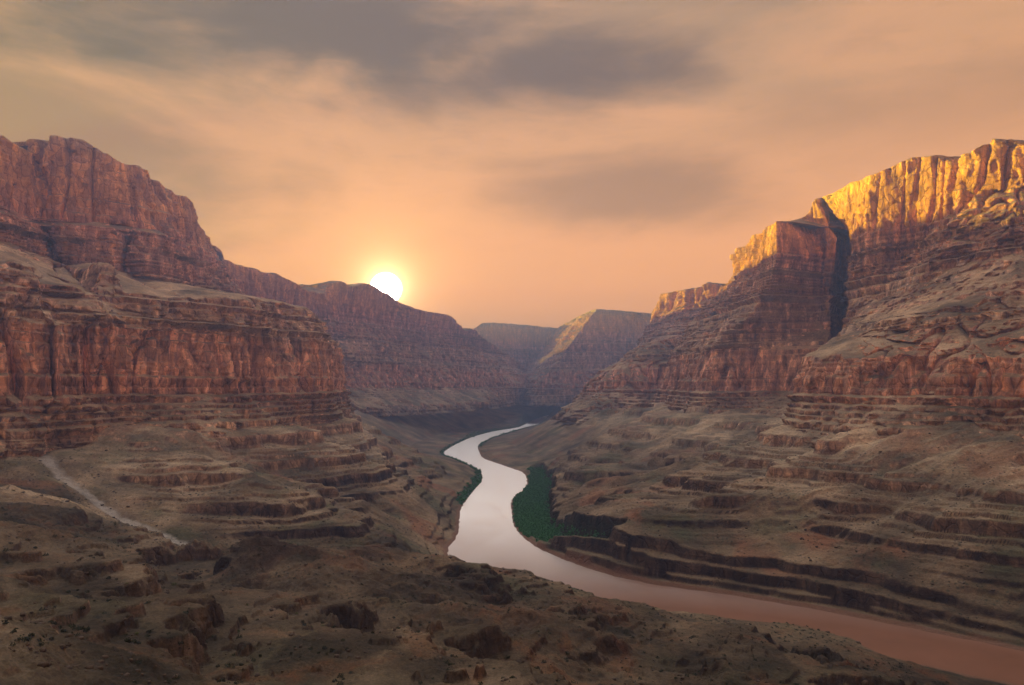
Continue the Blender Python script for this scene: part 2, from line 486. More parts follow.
# ------------------------------------------------------------------ lofted cliffs
def loft(name, levels, label, side, step=0.9, amp=1.0, seed=0.0, notch=None):
    """levels: bottom to top, each a list of (t, px, py, d) or (t, (x, y, z)); the wall is the sheet through them.
    side = +1 if the open side lies left of the direction of travel, else -1"""
    L = []
    for lv in levels:
        ts = [e[0] for e in lv]
        pts = [P(*e[1:]) if len(e) == 4 else e[1] for e in lv]
        L.append((ts, np.array(pts, float)))
    t0 = max(l[0][0] for l in L); t1 = min(l[0][-1] for l in L)
    tq = np.linspace(t0, t1, 800)
    C = np.stack([pchip(ts, pt, tq) for ts, pt in L])              # level, t, xyz
    seg = np.linalg.norm(np.diff(C, axis=1), axis=2)
    dist = np.linalg.norm(C[:, 1:, :2], axis=2)
    inten = (seg / np.maximum(dist, 250) * F).mean(0)
    cum = np.concatenate([[0], np.cumsum(inten)])
    nu = int(np.clip(cum[-1] / step, 60, 2200))
    tu = np.interp(np.linspace(0, cum[-1], nu), cum, tq)
    C = np.stack([pchip(ts, pt, tu) for ts, pt in L])
    rows = []
    for k in range(len(C) - 1):
        ln = np.linalg.norm(C[k + 1] - C[k], axis=1) / np.maximum(np.linalg.norm(C[k][:, :2], axis=1), 250) * F
        n = int(np.clip(np.percentile(ln, 70) / step, 3, 130))
        f = np.linspace(0, 1, n, endpoint=False)[:, None, None]
        rows.append(C[k][None] * (1 - f) + C[k + 1][None] * f)
    rows.append(C[-1][None])
    G = np.concatenate(rows, 0)                                     # v, u, xyz
    nv = len(G)
    # normals of the bare sheet
    du = np.gradient(G, axis=1); dv = np.gradient(G, axis=0)
    n3 = np.cross(du, dv); n3 /= np.linalg.norm(n3, axis=2, keepdims=True) + 1e-9
    steep = np.sqrt(n3[..., 0] ** 2 + n3[..., 1] ** 2)
    for _ in range(2):
        steep[1:-1] = (steep[:-2] + 2 * steep[1:-1] + steep[2:]) / 4
    # outward horizontal direction, smoothed along the wall
    hx, hy = -du[..., 1] * side, du[..., 0] * side
    k = max(3, nu // 60)
    ker = np.hanning(2 * k + 1); ker /= ker.sum()
    for arr in (hx, hy):
        for r in range(nv):
            arr[r] = np.convolve(np.pad(arr[r], k, mode='edge'), ker, mode='valid')
    ln = np.hypot(hx, hy) + 1e-9
    hx /= ln; hy /= ln
    x, y, z = G[..., 0], G[..., 1], G[..., 2]
    w = sstep(0.25, 0.8, steep)
    tz = z + 7 * fbm(x / 260, y / 260, seed + z * 0, 2)
    mass = np.maximum(sstep(228, 240, tz) * sstep(350, 338, tz), sstep(575, 600, tz))
    fl = 40 * (fbm(x / 150 + seed, y / 150, z / 900, 2, ridged=True) - 0.15)
    fl = fl + 17 * fbm(x / 42, y / 42 + seed, z / 260, 3, ridged=True)
    fl = fl - (10 + 14 * mass) * (1 - np.abs(perlin(x / 36, y / 36, z / 500 + seed))) ** 9
    fl = fl + 4.0 * fbm(x / 13, y / 13, z / 34, 4)
    fl = fl * np.clip(0.95 + 1.5 * fbm(x / 210, y / 210, z / 350 + seed, 2), 0.25, 1.7)
    fr9 = fl / 11.0
    fb = np.floor(fr9)
    fl = 0.35 * fl + 0.65 * 11.0 * (fb + sstep(0.38, 0.62, fr9 - fb))
    li, lf = layer(tz)
    fl = fl + 3.2 * perlin(x / 20, y / 20, li * 3.77) + 1.6 * perlin(x / 8, y / 8, li * 5.13)
    st = saw(tz) * (0.75 + 0.9 * fbm(x / 150, y / 150, z / 30 + seed, 2))
    fade = np.linspace(0, 1, nv)[:, None] * 0 + 1
    if notch is not None:
        dst = np.hypot(x - notch[0], y - notch[1])
        amp = amp * (0.25 + 0.75 * sstep(60, 260, dst))
    amp_s = np.maximum(amp, 0.75)
    dsp = amp * w * fl + amp_s * (np.clip(steep * 1.25, 0, 1) * st * (1.35 - 0.95 * mass) + (1 - w) * sstep(0.1, 0.5, steep) * 22 * fbm(x / 110, y / 110 + seed, z / 900, 4, ridged=True))
    X = x + hx * dsp; Y = y + hy * dsp
    Z = z + amp * (1 - w) * (11 * fbm(x / 80, y / 80, seed, 4, ridged=True) + 1.5 * fbm(x / 14, y / 14, seed, 3))
    # rugged rim
    Z = Z + amp * w * 3.0 * fbm(x / 22, y / 22, seed + 3, 3)
    V = np.stack([X, Y, Z], 2).reshape(-1, 3)
    fc = grid_faces(nv, nu)
    if side < 0:
        fc = fc[:, ::-1]
    o = link_mesh(name, V, fc, ROCK)
    return structure(o, label)


def world_pt(x, y, h):
    return (x, y, h + CAM_Z)


wp = world_pt
# right-hand wall: near mesa (t 0-3.4), dark cleft (t 4), buttress (t 5-7), next bay and headland (t 8-11)
RIGHT = [
    # skirt
    [(-1, wp(900, 150, -140)), (0, wp(860, 500, -140)), (1, wp(690, 880, -135)), (2, wp(590, 950, -135)), (3, wp(500, 1170, -135)),
     (3.5, wp(520, 1330, -135)), (4, wp(600, 1590, -135)), (5, wp(560, 1740, -135)), (6, wp(500, 1840, -135)), (7, wp(475, 2250, -135)),
     (8, wp(560, 2850, -135)), (9, wp(500, 2840, -135)), (10, wp(470, 3040, -135)), (11, wp(640, 4200, -135))],
    # base of the ledges
    [(-1, wp(910, 150, -95)), (0, wp(875, 510, -95)), (1, 1024, 457, 900), (2, 925, 455, 965), (3, 800, 440, 1180), (3.5, 788, 436, 1330), (4, 778, 426, 1600),
     (5, 740, 420, 1750), (6, 700, 417, 1850), (7, 662, 412, 2250), (8, 668, 408, 2860), (9, 640, 407, 2850), (10, 622, 405, 3050), (11, wp(650, 4200, -95))],
    # foot of the red cliff
    [(-1, wp(960, 150, -20)), (0, wp(930, 530, -20)), (1, 1024, 400, 945), (2, 930, 399, 1040), (3, 810, 394, 1250), (3.5, 822, 393, 1420), (4, 828, 392, 1610),
     (5, 785, 391, 1745), (6, 700, 391, 1920), (7, 668, 391, 2280), (8, 690, 390, 2880), (9, 652, 390, 2890), (10, 632, 389.5, 3090), (11, wp(720, 4200, -20))],
    # top of the red cliff
    [(-1, wp(975, 150, 50)), (0, wp(950, 540, 50)), (1, 1024, 358, 958), (2, 930, 358, 1058), (3, 817, 357, 1268), (3.5, 828, 355, 1440), (4, 835, 350, 1640),
     (5, 791, 350, 1755), (6, 712, 352, 1930), (7, 675, 357, 2300), (8, 696, 361, 2890), (9, 660, 362, 2910), (10, 640, 364, 3120), (11, wp(740, 4200, 90))],
    # bench with ledges
    [(-1, wp(1010, 150, 130)), (0, wp(980, 560, 130)), (1, 1024, 312, 1040), (2, 930, 322, 1130), (3, 846, 340, 1330), (3.5, 850, 333, 1480), (3.8, 853, 333, 1570), (4, 844, 334, 2150), (4.3, 828, 332, 1740),
     (5, 818, 318, 1800), (6, 752, 318, 1800), (7, 700, 325, 2290), (8, 710, 335, 2900), (9, 672, 340, 2940), (10, 650, 342, 3180), (11, wp(800, 4200, 180))],
    # mid slope
    [(-1, wp(1060, 150, 260)), (0, wp(1040, 590, 260)), (1, 1024, 240, 1190), (2, 935, 278, 1280), (3, 884, 300, 1420), (3.5, 860, 295, 1530), (3.8, 866, 295, 1580), (4, 846, 295, 2200), (4.3, 827, 292, 1780),
     (5, 826, 280, 1825), (6, 771, 285, 1760), (7, 725, 296, 2280), (8, 716, 312, 2910), (9, 688, 320, 2970), (10, 661, 326, 3240), (11, wp(850, 4200, 290))],
    # foot of the top cliff
    [(-1, wp(1085, 150, 370)), (0, wp(1070, 600, 370)), (1, 1024, 184, 1285), (1.3, 1000, 191, 1295), (2, 945, 224, 1385), (2.5, 915, 248, 1435), (3, 886, 266, 1480),
     (3.5, 868, 255, 1545), (3.8, 861, 238, 1640), (4, 847, 236, 2150), (4.3, 831, 238, 1790), (5, 830, 250, 1835), (6, 777, 258, 1720), (7, 741, 273, 2255), (8, 726, 294, 2920), (9, 702, 303, 2990), (10, 669, 312, 3290), (11, wp(880, 4200, 370))],
    # rim
    [(-1, wp(1100, 150, 470)), (0, wp(1085, 610, 460)), (0.8, 1050, 155, 1290), (1, 1024, 153, 1305), (1.2, 1004, 149, 1310), (1.35, 994, 142, 1318), (1.5, 982, 152, 1335), (1.8, 955, 163, 1398), (2.1, 934, 159, 1420),
     (2.6, 906, 163, 1465), (3, 869, 179, 1515), (3.3, 853, 184, 1590), (3.7, 838, 192, 1650), (4, 824, 197, 1800), (4.25, 816, 200, 1822), (4.5, 811, 212, 1840), (5, 800, 218, 1850),
     (6, 779, 222, 1730), (6.5, 760, 238, 2000), (7, 743, 254, 2265), (7.5, 738, 278, 2600), (8, 728, 287, 2930), (8.5, 709, 284, 2960), (9, 703, 288, 3000), (9.5, 685, 291, 3150), (10, 672, 294, 3310), (11, wp(900, 4200, 450))],
    # plateau behind
    [(-1, wp(1900, 150, 480)), (0, wp(1900, 700, 470)), (1, wp(1900, 1300, 460)), (2, wp(1900, 1500, 460)), (3, wp(1700, 1750, 450)),
     (4, wp(1600, 1900, 450)), (5, wp(1500, 2000, 430)), (6, wp(1500, 2100, 420)), (7, wp(1500, 2400, 420)), (8, wp(1600, 3000, 420)), (9, wp(1600, 3200, 420)), (10, wp(1600, 3400, 420)), (11, wp(1700, 4200, 450))],
]
loft('cliff', RIGHT, 'terraced right-hand canyon wall with its rim lit gold and a dark cleft', side=1, seed=1.7, amp=0.9, notch=(800, 1720))

LEFT = [
    [(0, wp(-880, 150, -140)), (1, wp(-860, 600, -140)), (2, wp(-690, 920, -135)), (3, wp(-650, 990, -135)), (4, wp(-545, 1050, -135)), (5, wp(-455, 1160, -135)), (6, wp(-420, 1380, -135)), (7, wp(-380, 1520, -135)), (8, wp(-440, 1850, -135)), (9, wp(-580, 2400, -135))],
    [(0, wp(-890, 150, -95)), (1, wp(-870, 610, -95)), (2, 0, 455, 935), (3, 60, 450, 1000), (4, 150, 446, 1065), (5, 240, 440, 1180), (6, 300, 432, 1400), (7, 338, 428, 1540), (8, 335, 418, 1900), (9, wp(-590, 2400, -95))],
    [(0, wp(-930, 150, -18)), (1, wp(-910, 640, -18)), (2, 0, 397, 985), (3, 60, 396, 1045), (4, 130, 395, 1120), (5, 220, 394, 1240), (6, 290, 392.5, 1400), (7, 322, 391, 1490), (8, 325, 390, 1800), (9, wp(-680, 2400, -18))],
    [(0, wp(-945, 150, 92)), (1, wp(-925, 650, 92)), (2, 0, 324, 1000), (3, 60, 328, 1060), (4, 130, 331, 1135), (5, 220, 335, 1255), (6, 285, 338, 1415), (7, 314, 343, 1500), (8, 316, 350, 1810), (9, wp(-700, 2400, 92))],
    # tier above the red cliff
    [(0, wp(-990, 150, 170)), (1, wp(-960, 700, 170)), (2, 0, 264, 1075), (2.6, 38, 272, 1120), (3, 62, 287, 1110), (3.3, 82, 296, 1140), (3.45, 92, 272, 1190), (3.6, 107, 266, 1200), (3.75, 122, 272, 1200), (3.9, 134, 296, 1175), (4, 150, 299, 1195), (5, 225, 299, 1305), (6, 265, 302, 1445), (7, 301, 311, 1520), (8, 296, 322, 1830), (9, wp(-790, 2400, 165))],
    # foot of the dark banded cliff
    [(0, wp(-1010, 150, 255)), (1, wp(-980, 720, 255)), (2, 0, 243, 1240), (3, 37, 258, 1330), (3.1, 42, 258, 1440), (3.3, 62, 262, 1460), (3.45, 70, 270, 1365), (3.8, 96, 271, 1390), (4, 116, 273, 1410), (4.1, 121, 274, 1500), (4.3, 134, 277, 1520), (4.4, 138, 279, 1450), (5, 160, 284, 1490), (6, 200, 292, 1640), (7, 235, 296, 1800), (8, 225, 298, 1960), (9, wp(-900, 2400, 240))],
    # its top
    [(0, wp(-1020, 150, 325)), (1, wp(-985, 730, 325)), (2, 0, 216, 1275), (3, 34, 227, 1360), (3.5, 71, 227, 1390), (4, 112, 231, 1430), (5, 165, 238, 1530), (6, 190, 249, 1700), (7, 205, 262, 1900), (8, 200, 270, 2060), (9, wp(-950, 2400, 300))],
    # foot of the top cliff
    [(0, wp(-1035, 150, 335)), (1, wp(-1000, 740, 335)), (2, 0, 212, 1300), (3, 34, 223, 1385), (3.5, 71, 224, 1410), (4, 112, 227, 1450), (5, 168, 234, 1560), (6, 190, 243, 1730), (7, 201, 254, 1960), (8, 196, 262, 2100), (9, wp(-965, 2400, 310))],
    # rim
    [(0, wp(-1060, 150, 470)), (1, wp(-1030, 750, 470)), (2, 0, 140, 1320), (2.4, 14, 148, 1345), (2.7, 22, 152, 1440), (3, 34, 147, 1440), (3.3, 56, 144, 1440), (3.5, 80, 144, 1440), (3.7, 93, 148, 1455), (4, 120, 165, 1480), (4.3, 133, 167, 1510), (4.7, 151, 182, 1550),
     (5, 160, 190, 1580), (5.5, 183, 200, 1680), (6, 190, 210, 1760), (6.5, 195, 230, 1880), (7, 201, 247, 1990), (8, 194, 258, 2120), (9, wp(-985, 2400, 320))],
    [(0, wp(-1900, 150, 480)), (1, wp(-1900, 750, 480)), (2, wp(-1900, 1400, 480)), (3, wp(-1900, 1500, 490)), (4, wp(-1900, 1600, 480)), (5, wp(-1800, 1700, 450)), (6, wp(-1800, 1850, 430)), (7, wp(-1700, 2100, 380)), (8, wp(-1700, 2250, 330)), (9, wp(-1700, 2500, 300))],
]
loft('cliff', LEFT, 'red terraced left-hand canyon wall with a flat-topped mesa on it', side=-1, seed=5.2)

RIDGE = [
    [(0, wp(-900, 2100, -135)), (1, wp(-800, 2500, -135)), (3, wp(-600, 2850, -135)), (6, wp(-270, 3500, -135)), (7, wp(-120, 3900, -135)), (8, wp(20, 4600, -135)), (9, wp(150, 5300, -135))],
    [(0, wp(-910, 2110, -95)), (1, wp(-810, 2510, -95)), (3, wp(-615, 2870, -95)), (6, wp(-290, 3530, -95)), (7, wp(-135, 3930, -95)), (8, wp(10, 4620, -95)), (9, wp(140, 5300, -95))],
    [(0, wp(-990, 2150, -15)), (1, wp(-890, 2560, -15)), (3, 345, 388, 2950), (4, 380, 388, 3150), (5, 410, 388, 3400), (6, 440, 387.6, 3640), (7, 478, 387.4, 4050), (8, 520, 387, 4700), (9, wp(110, 5300, -15))],
    [(0, wp(-1010, 2170, 95)), (1, wp(-910, 2590, 95)), (3, 340, 363, 2990), (4, 372, 364, 3190), (5, 402, 366, 3430), (6, 434, 368, 3680), (7, 471, 370, 4090), (8, 512, 375, 4730), (9, wp(90, 5300, 90))],
    [(0, wp(-1070, 2220, 200)), (1, wp(-960, 2640, 200)), (3, 332, 343, 3060), (4, 364, 342, 3260), (5, 395, 346, 3510), (6, 428, 350, 3760), (7, 464, 353, 4130), (8, 500, 363, 4760), (9, wp(60, 5350, 93))],
    [(0, wp(-1110, 2250, 300)), (1, wp(-1010, 2680, 300)), (3, 326, 322, 3110), (4, 358, 321, 3310), (5, 391, 326, 3560), (6, 426, 334, 3830), (7, 461, 344, 4150), (8, 494, 356, 4780), (9, wp(40, 5400, 95))],
    [(0, 150, 240, 2250), (0.6, 200, 249, 2330), (0.75, 206, 246, 2340), (0.9, 215, 247, 2350), (1, 220, 259, 2420), (1.4, 249, 270, 2620), (2, 277, 276, 2800), (2.4, 290, 285, 2900), (3, 312, 293, 3080), (3.3, 327, 287, 3150), (3.5, 340, 282, 3170), (3.7, 348, 287, 3200),
     (4, 364, 284, 3270), (4.5, 384, 294, 3450), (5, 404, 306, 3600), (5.5, 424, 312, 3750), (6, 450, 317, 3950), (6.5, 458, 326, 4050), (6.8, 461, 331, 4100), (7, 467, 329, 4170), (7.5, 480, 340, 4400), (8, 491, 346, 4800), (8.5, 508, 358, 5100), (9, 525, 371, 5500)],
    [(0, wp(-1900, 2400, 430)), (1, wp(-1800, 2700, 430)), (3, wp(-1800, 3300, 430)), (6, wp(-1500, 4400, 400)), (7, wp(-1200, 4700, 340)), (8, wp(-900, 5600, 250)), (9, wp(-600, 6000, 100))],
]
loft('ridge', RIDGE, 'hazy stepped ridge on the left bank with the low sun on its crest', side=-1, seed=9.4)

SPUR = [
    [(0, wp(800, 2450, -135)), (1, wp(560, 2360, -135)), (2, wp(380, 2330, -135)), (3, wp(230, 2420, -135)), (4, wp(200, 2700, -135)), (5, wp(330, 3100, -135))],
    [(0, wp(800, 2460, -95)), (1, 680, 411, 2390), (2, 640, 411, 2360), (3, 586, 410, 2460), (4, 572, 407, 2700), (5, wp(350, 3100, -95))],
    [(0, wp(800, 2500, -20)), (1, 690, 391, 2450), (2, 652, 391, 2420), (3, 606, 391, 2520), (4, 594, 390, 2750), (5, wp(420, 3100, -20))],
    [(0, wp(800, 2520, 60)), (1, 690, 366, 2470), (2, 652, 367, 2440), (3, 618, 370, 2550), (4, 606, 371, 2780), (5, wp(440, 3100, 60))],
    [(0, wp(820, 2560, 105)), (1, 688, 353, 2510), (2, 650, 354, 2490), (3, 629, 361, 2590), (4, 622, 362, 2830), (5, wp(520, 3100, 100))],
    [(0, wp(840, 2600, 165)), (1, 684, 340, 2560), (2, 660, 342, 2550), (3, 643, 346, 2650), (4, 640, 350, 2880), (5, wp(600, 3100, 150))],
    [(0, wp(1000, 2900, 160)), (1, wp(950, 2900, 160)), (2, wp(900, 2900, 160)), (3, wp(850, 2950, 150)), (4, wp(800, 3000, 140)), (5, wp(800, 3150, 140))],
]
loft('hill', SPUR, 'brown stepped hill below the far end of the right-hand wall', side=1, seed=3.3)

MESA2 = [
    [(0, wp(-40, 5900, -135)), (1, wp(115, 4450, -135)), (2, wp(500, 4440, -135)), (3, wp(950, 4530, -135)), (4, wp(1700, 4680, -135))],
    [(0, wp(-30, 5900, -95)), (1, 531, 398.5, 4480), (2, 590, 399, 4470), (3, 655, 399, 4560), (4, wp(1700, 4700, -95))],
    [(0, wp(60, 5900, 95)), (1, 550, 371, 4560), (2, 602, 371, 4560), (3, 660, 371, 4650), (4, wp(1700, 4800, 95))],
    [(0, wp(200, 5900, 230)), (1, 566, 350, 4620), (2, 612, 351, 4630), (3, 660, 351, 4720), (4, wp(1700, 4870, 230))],
    [(0, wp(330, 5900, 400)), (1, 585, 326, 4680), (2, 622, 329, 4700), (3, 661, 331, 4800), (4, wp(1700, 4930, 380))],
    [(0, wp(400, 5900, 500)), (1, 597, 310, 4720), (2, 626, 312, 4760), (3, 661, 315, 4860), (4, wp(1700, 4980, 470))],
    [(0, wp(1500, 6500, 500)), (1, wp(1500, 6000, 510)), (2, wp(1600, 5800, 500)), (3, wp(1700, 5800, 480)), (4, wp(1900, 5700, 470))],
]
loft('mesa', MESA2, 'hazy flat-topped mesa at the valley bend with one gold-lit edge', side=1, seed=6.1, step=0.8)

MESA1 = [
    [(0, wp(-1200, 6300, -135)), (1, wp(-300, 5400, -135)), (2, wp(300, 5900, -135)), (3, wp(900, 6300, -135))],
    [(0, wp(-1150, 6350, 60)), (1, wp(-290, 5480, 60)), (2, wp(320, 5980, 60)), (3, wp(900, 6350, 60))],
    [(0, wp(-1100, 6400, 250)), (1, wp(-280, 5600, 250)), (2, wp(330, 6100, 250)), (3, wp(900, 6450, 250))],
    [(0, wp(-1080, 6440, 330)), (1, wp(-270, 5680, 340)), (2, wp(400, 6200, 320)), (3, wp(900, 6550, 320))],
    [(0, wp(-1060, 6460, 470)), (0.8, 470, 334, 5780), (1, 476, 328, 5720), (1.15, 484, 323, 5720), (2, 568, 330, 6230), (3, wp(900, 6600, 470))],
    [(0, wp(-1000, 7600, 480)), (1, wp(-200, 7600, 520)), (2, wp(600, 7600, 480)), (3, wp(1000, 7600, 470))],
]
loft('mesa', MESA1, 'farthest pale flat-topped mesa closing the valley between the ridges', side=-1, seed=2.2, step=0.8)

# ------------------------------------------------------------------ river
RB = [(519, 429), (478, 446), (479, 451), (482, 457), (505, 466), (525, 474), (527, 480), (526, 487), (511, 502), (512, 512), (513, 522), (529, 542), (568, 561), (640, 582), (732, 595), (824, 611), (1024, 651)]
LB = [(519, 427), (490, 432), (465, 440), (444, 452), (462, 462), (480, 471), (482, 479), (470, 495), (461, 508), (457, 536), (447, 549)]
def rv(px, py):
    d = F * 250 / (py - CY)
    return ((px - CX) / F * d, d)
right_bank = [(420, 5600), (200, 4500)] + [rv(*p) for p in RB] + [(600, 540), (900, 400)]
left_bank = [(300, 5700), (110, 4600)] + [rv(*p) for p in LB] + [(-85, 965), (-40, 890), (20, 838), (90, 798), (150, 765), (234, 727), (318, 690), (338, 660), (345, 625), (405, 585), (520, 480), (850, 300)]


def resample(pl, n):
    pl = np.array(pl, float)
    c = np.concatenate([[0], np.cumsum(np.linalg.norm(np.diff(pl, axis=0), axis=1))])
    q = np.linspace(0, c[-1], n)
    return pchip(c, pl, q)


RBs, LBs = resample(right_bank, 120), resample(left_bank, 120)
poly = np.concatenate([RBs, LBs[::-1]])


def seg_dist(x, y, pl):
    best = np.full(x.shape, 1e9, np.float32)
    for (ax, ay), (bx, by) in zip(pl[:-1], pl[1:]):
        dx, dy = bx - ax, by - ay
        l2 = dx * dx + dy * dy + 1e-9
        t = np.clip(((x - ax) * dx + (y - ay) * dy) / l2, 0, 1)
        d2 = (x - ax - t * dx) ** 2 + (y - ay - t * dy) ** 2
        np.minimum(best, d2, out=best)
    return np.sqrt(best)


def in_poly(x, y, pl):
    ins = np.zeros(x.shape, bool)
    n = len(pl)
    for i in range(n):
        ax, ay = pl[i]; bx, by = pl[(i + 1) % n]
        if ay == by:
            continue
        c = ((ay > y) != (by > y)) & (x < (bx - ax) * (y - ay) / (by - ay) + ax)
        ins ^= c
    return ins


# ------------------------------------------------------------------ canyon floor
CTRL = []
def cp(px, py, d): CTRL.append(P(px, py, d))
def cw(x, y, h): CTRL.append((x, y, h + CAM_Z))
for p in [(1024, 457, 900), (925, 455, 965), (800, 440, 1180), (788, 436, 1330), (778, 426, 1600), (740, 420, 1750), (700, 417, 1850), (662, 412, 2250),
          (640, 407, 2850), (622, 405, 3050),
          # top of the river cliff on the right
          (640, 540, 892), (690, 548, 868), (732, 555, 845), (824, 563, 795), (916, 579, 742), (1024, 603, 690), (600, 527, 950), (577, 516, 1140),
          # big talus fan
          (770, 455, 1150), (700, 497, 1030), (660, 520, 960), (900, 505, 880), (1000, 525, 775), (860, 480, 960), (960, 480, 880), (800, 510, 940),
          # bay behind the fan
          (720, 462, 1350), (650, 480, 1350), (640, 465, 1600), (600, 445, 1850), (590, 480, 1400), (560, 490, 1400), (565, 455, 2050), (545, 470, 1850), (680, 440, 1650),
          (510, 447, 2450), (535, 450, 2300), (505, 440, 2750),
          (640, 412, 2350), (586, 412, 2450), (560, 416, 2850), (545, 421, 3250), (528, 427, 3700), (572, 407, 2700),
          (560, 401, 3800), (545, 400, 4300),
          # left bank, far
          (480, 416, 3850), (500, 421, 4000), (440, 411, 3200), (400, 403, 2900), (430, 425, 2750), (400, 420, 2500), (380, 440, 2000), (420, 440, 2300), (440, 465, 1900), (400, 460, 1800), (455, 480, 1650), (430, 490, 1450), (400, 480, 1500), (350, 445, 1650),
          (350, 418, 1900), (352, 428, 1550), (300, 432, 1400), (240, 440, 1180), (150, 446, 1065), (60, 450, 1000), (0, 455, 935),
          # two talus spurs
          (215, 432, 1150), (276, 453, 1150), (340, 468, 1190), (390, 485, 1230), (430, 505, 1260),
          (140, 447, 1040), (180, 467, 1000), (221, 490, 960), (290, 508, 940), (350, 528, 935), (400, 541, 950), (435, 550, 985),
          (270, 485, 1060), (330, 500, 1080), (390, 520, 1080), (430, 530, 1100),
          # wash
          (46, 455, 935), (83, 486, 880), (120, 514, 840), (156, 527, 820), (184, 541, 800), (223, 557, 785), (320, 566, 800), (400, 570, 850),
          (0, 490, 850), (20, 515, 740), (80, 530, 700), (150, 555, 690), (120, 490, 930),
          # dark knoll
          (258, 545, 620), (235, 556, 615), (280, 553, 630), (215, 590, 560), (300, 590, 570), (190, 585, 600), (300, 572, 680),
          # foreground
          (0, 533, 500), (69, 549, 510), (110, 556, 520), (170, 572, 545), (0, 610, 330), (0, 685, 240), (100, 600, 400), (130, 645, 340), (240, 605, 470), (250, 645, 390), (350, 640, 420),
          (340, 566, 650), (400, 576, 700), (440, 578, 770), (380, 600, 560), (300, 612, 500), (450, 600, 600),
          (480, 564, 850), (520, 570, 830), (550, 579, 795), (600, 600, 752), (680, 619, 700), (760, 628, 670), (830, 640, 635), (865, 651, 600),
          (700, 650, 520), (550, 650, 480), (512, 685, 380), (700, 685, 440), (850, 680, 500), (930, 690, 545), (620, 625, 590), (780, 655, 555)]:
    cp(*p)
for p in [(1200, 900, -105), (1300, 400, -105), (1100, 1500, -110), (1000, 2200, -110), (1000, 3000, -110), (1400, 3800, -110), (800, 5000, -120), (0, 5600, -150), (300, 5000, -220), (-700, 5000, -100),
          (-1200, 900, -100), (-1000, 1400, -100), (-900, 2000, -100), (-900, 2700, -100), (-700, 3600, -100), (-1400, 4500, -110), (-800, 300, -90), (-500, 250, -95), (-450, 600, -120), (-300, 60, -90), (0, 60, -125), (300, 60, -170), (700, 100, -200), (700, 600, -160), (900, 500, -110), (620, 620, -205),
          (560, 560, -235), (520, 440, -246), (800, 300, -230)]:
    cw(*p)
CT = np.array(CTRL, float)
SC = 1000.0


def tps_fit(pts, lam):
    q = pts[:, :2] / SC
    r2 = ((q[:, None] - q[None]) ** 2).sum(2)
    K = np.where(r2 > 0, 0.5 * r2 * np.log(np.maximum(r2, 1e-12)), 0) + lam * np.eye(len(q))
    Pm = np.concatenate([np.ones((len(q), 1)), q], 1)
    A = np.block([[K, Pm], [Pm.T, np.zeros((3, 3))]])
    return np.linalg.solve(A, np.concatenate([pts[:, 2], np.zeros(3)]))


TPS = tps_fit(CT, 2e-4)


def tps(x, y):
    q0, q1 = x / SC, y / SC
    z = TPS[-3] + TPS[-2] * q0 + TPS[-1] * q1
    for (a, b, _), wgt in zip(CT, TPS):
        r2 = (q0 - a / SC) ** 2 + (q1 - b / SC) ** 2
        z = z + wgt * 0.5 * r2 * np.log(np.maximum(r2, 1e-12))
    return z


GREEN_R = [rv(*p) for p in [(536, 470), (538, 480), (536, 490), (528, 508), (530, 522), (546, 538), (580, 552), (612, 563)]]
WASH = [P(*p)[:2] for p in [(30, 420, 985), (46, 455, 935), (60, 468, 905), (83, 486, 880), (102, 502, 858), (120, 514, 840), (140, 520, 828), (156, 527, 820), (184, 541, 800), (223, 557, 785), (300, 565, 790)]]
WASH2 = [P(*p)[:2] for p in [(120, 514, 840), (150, 533, 795), (185, 545, 780), (223, 557, 785)]]


DARK = [(-232, 622, 62), (-255, 395, 60), (-300, 330, 45), (-95, 372, 50), (-50, 640, 40), (340, 530, 90), (260, 500, 60), (-130, 850, 75), (-60, 905, 40), (-420, 640, 80), (-560, 800, 70), (-150, 700, 60)]  # knoll rock, plus shade of hollows and river edge painted as soil colour


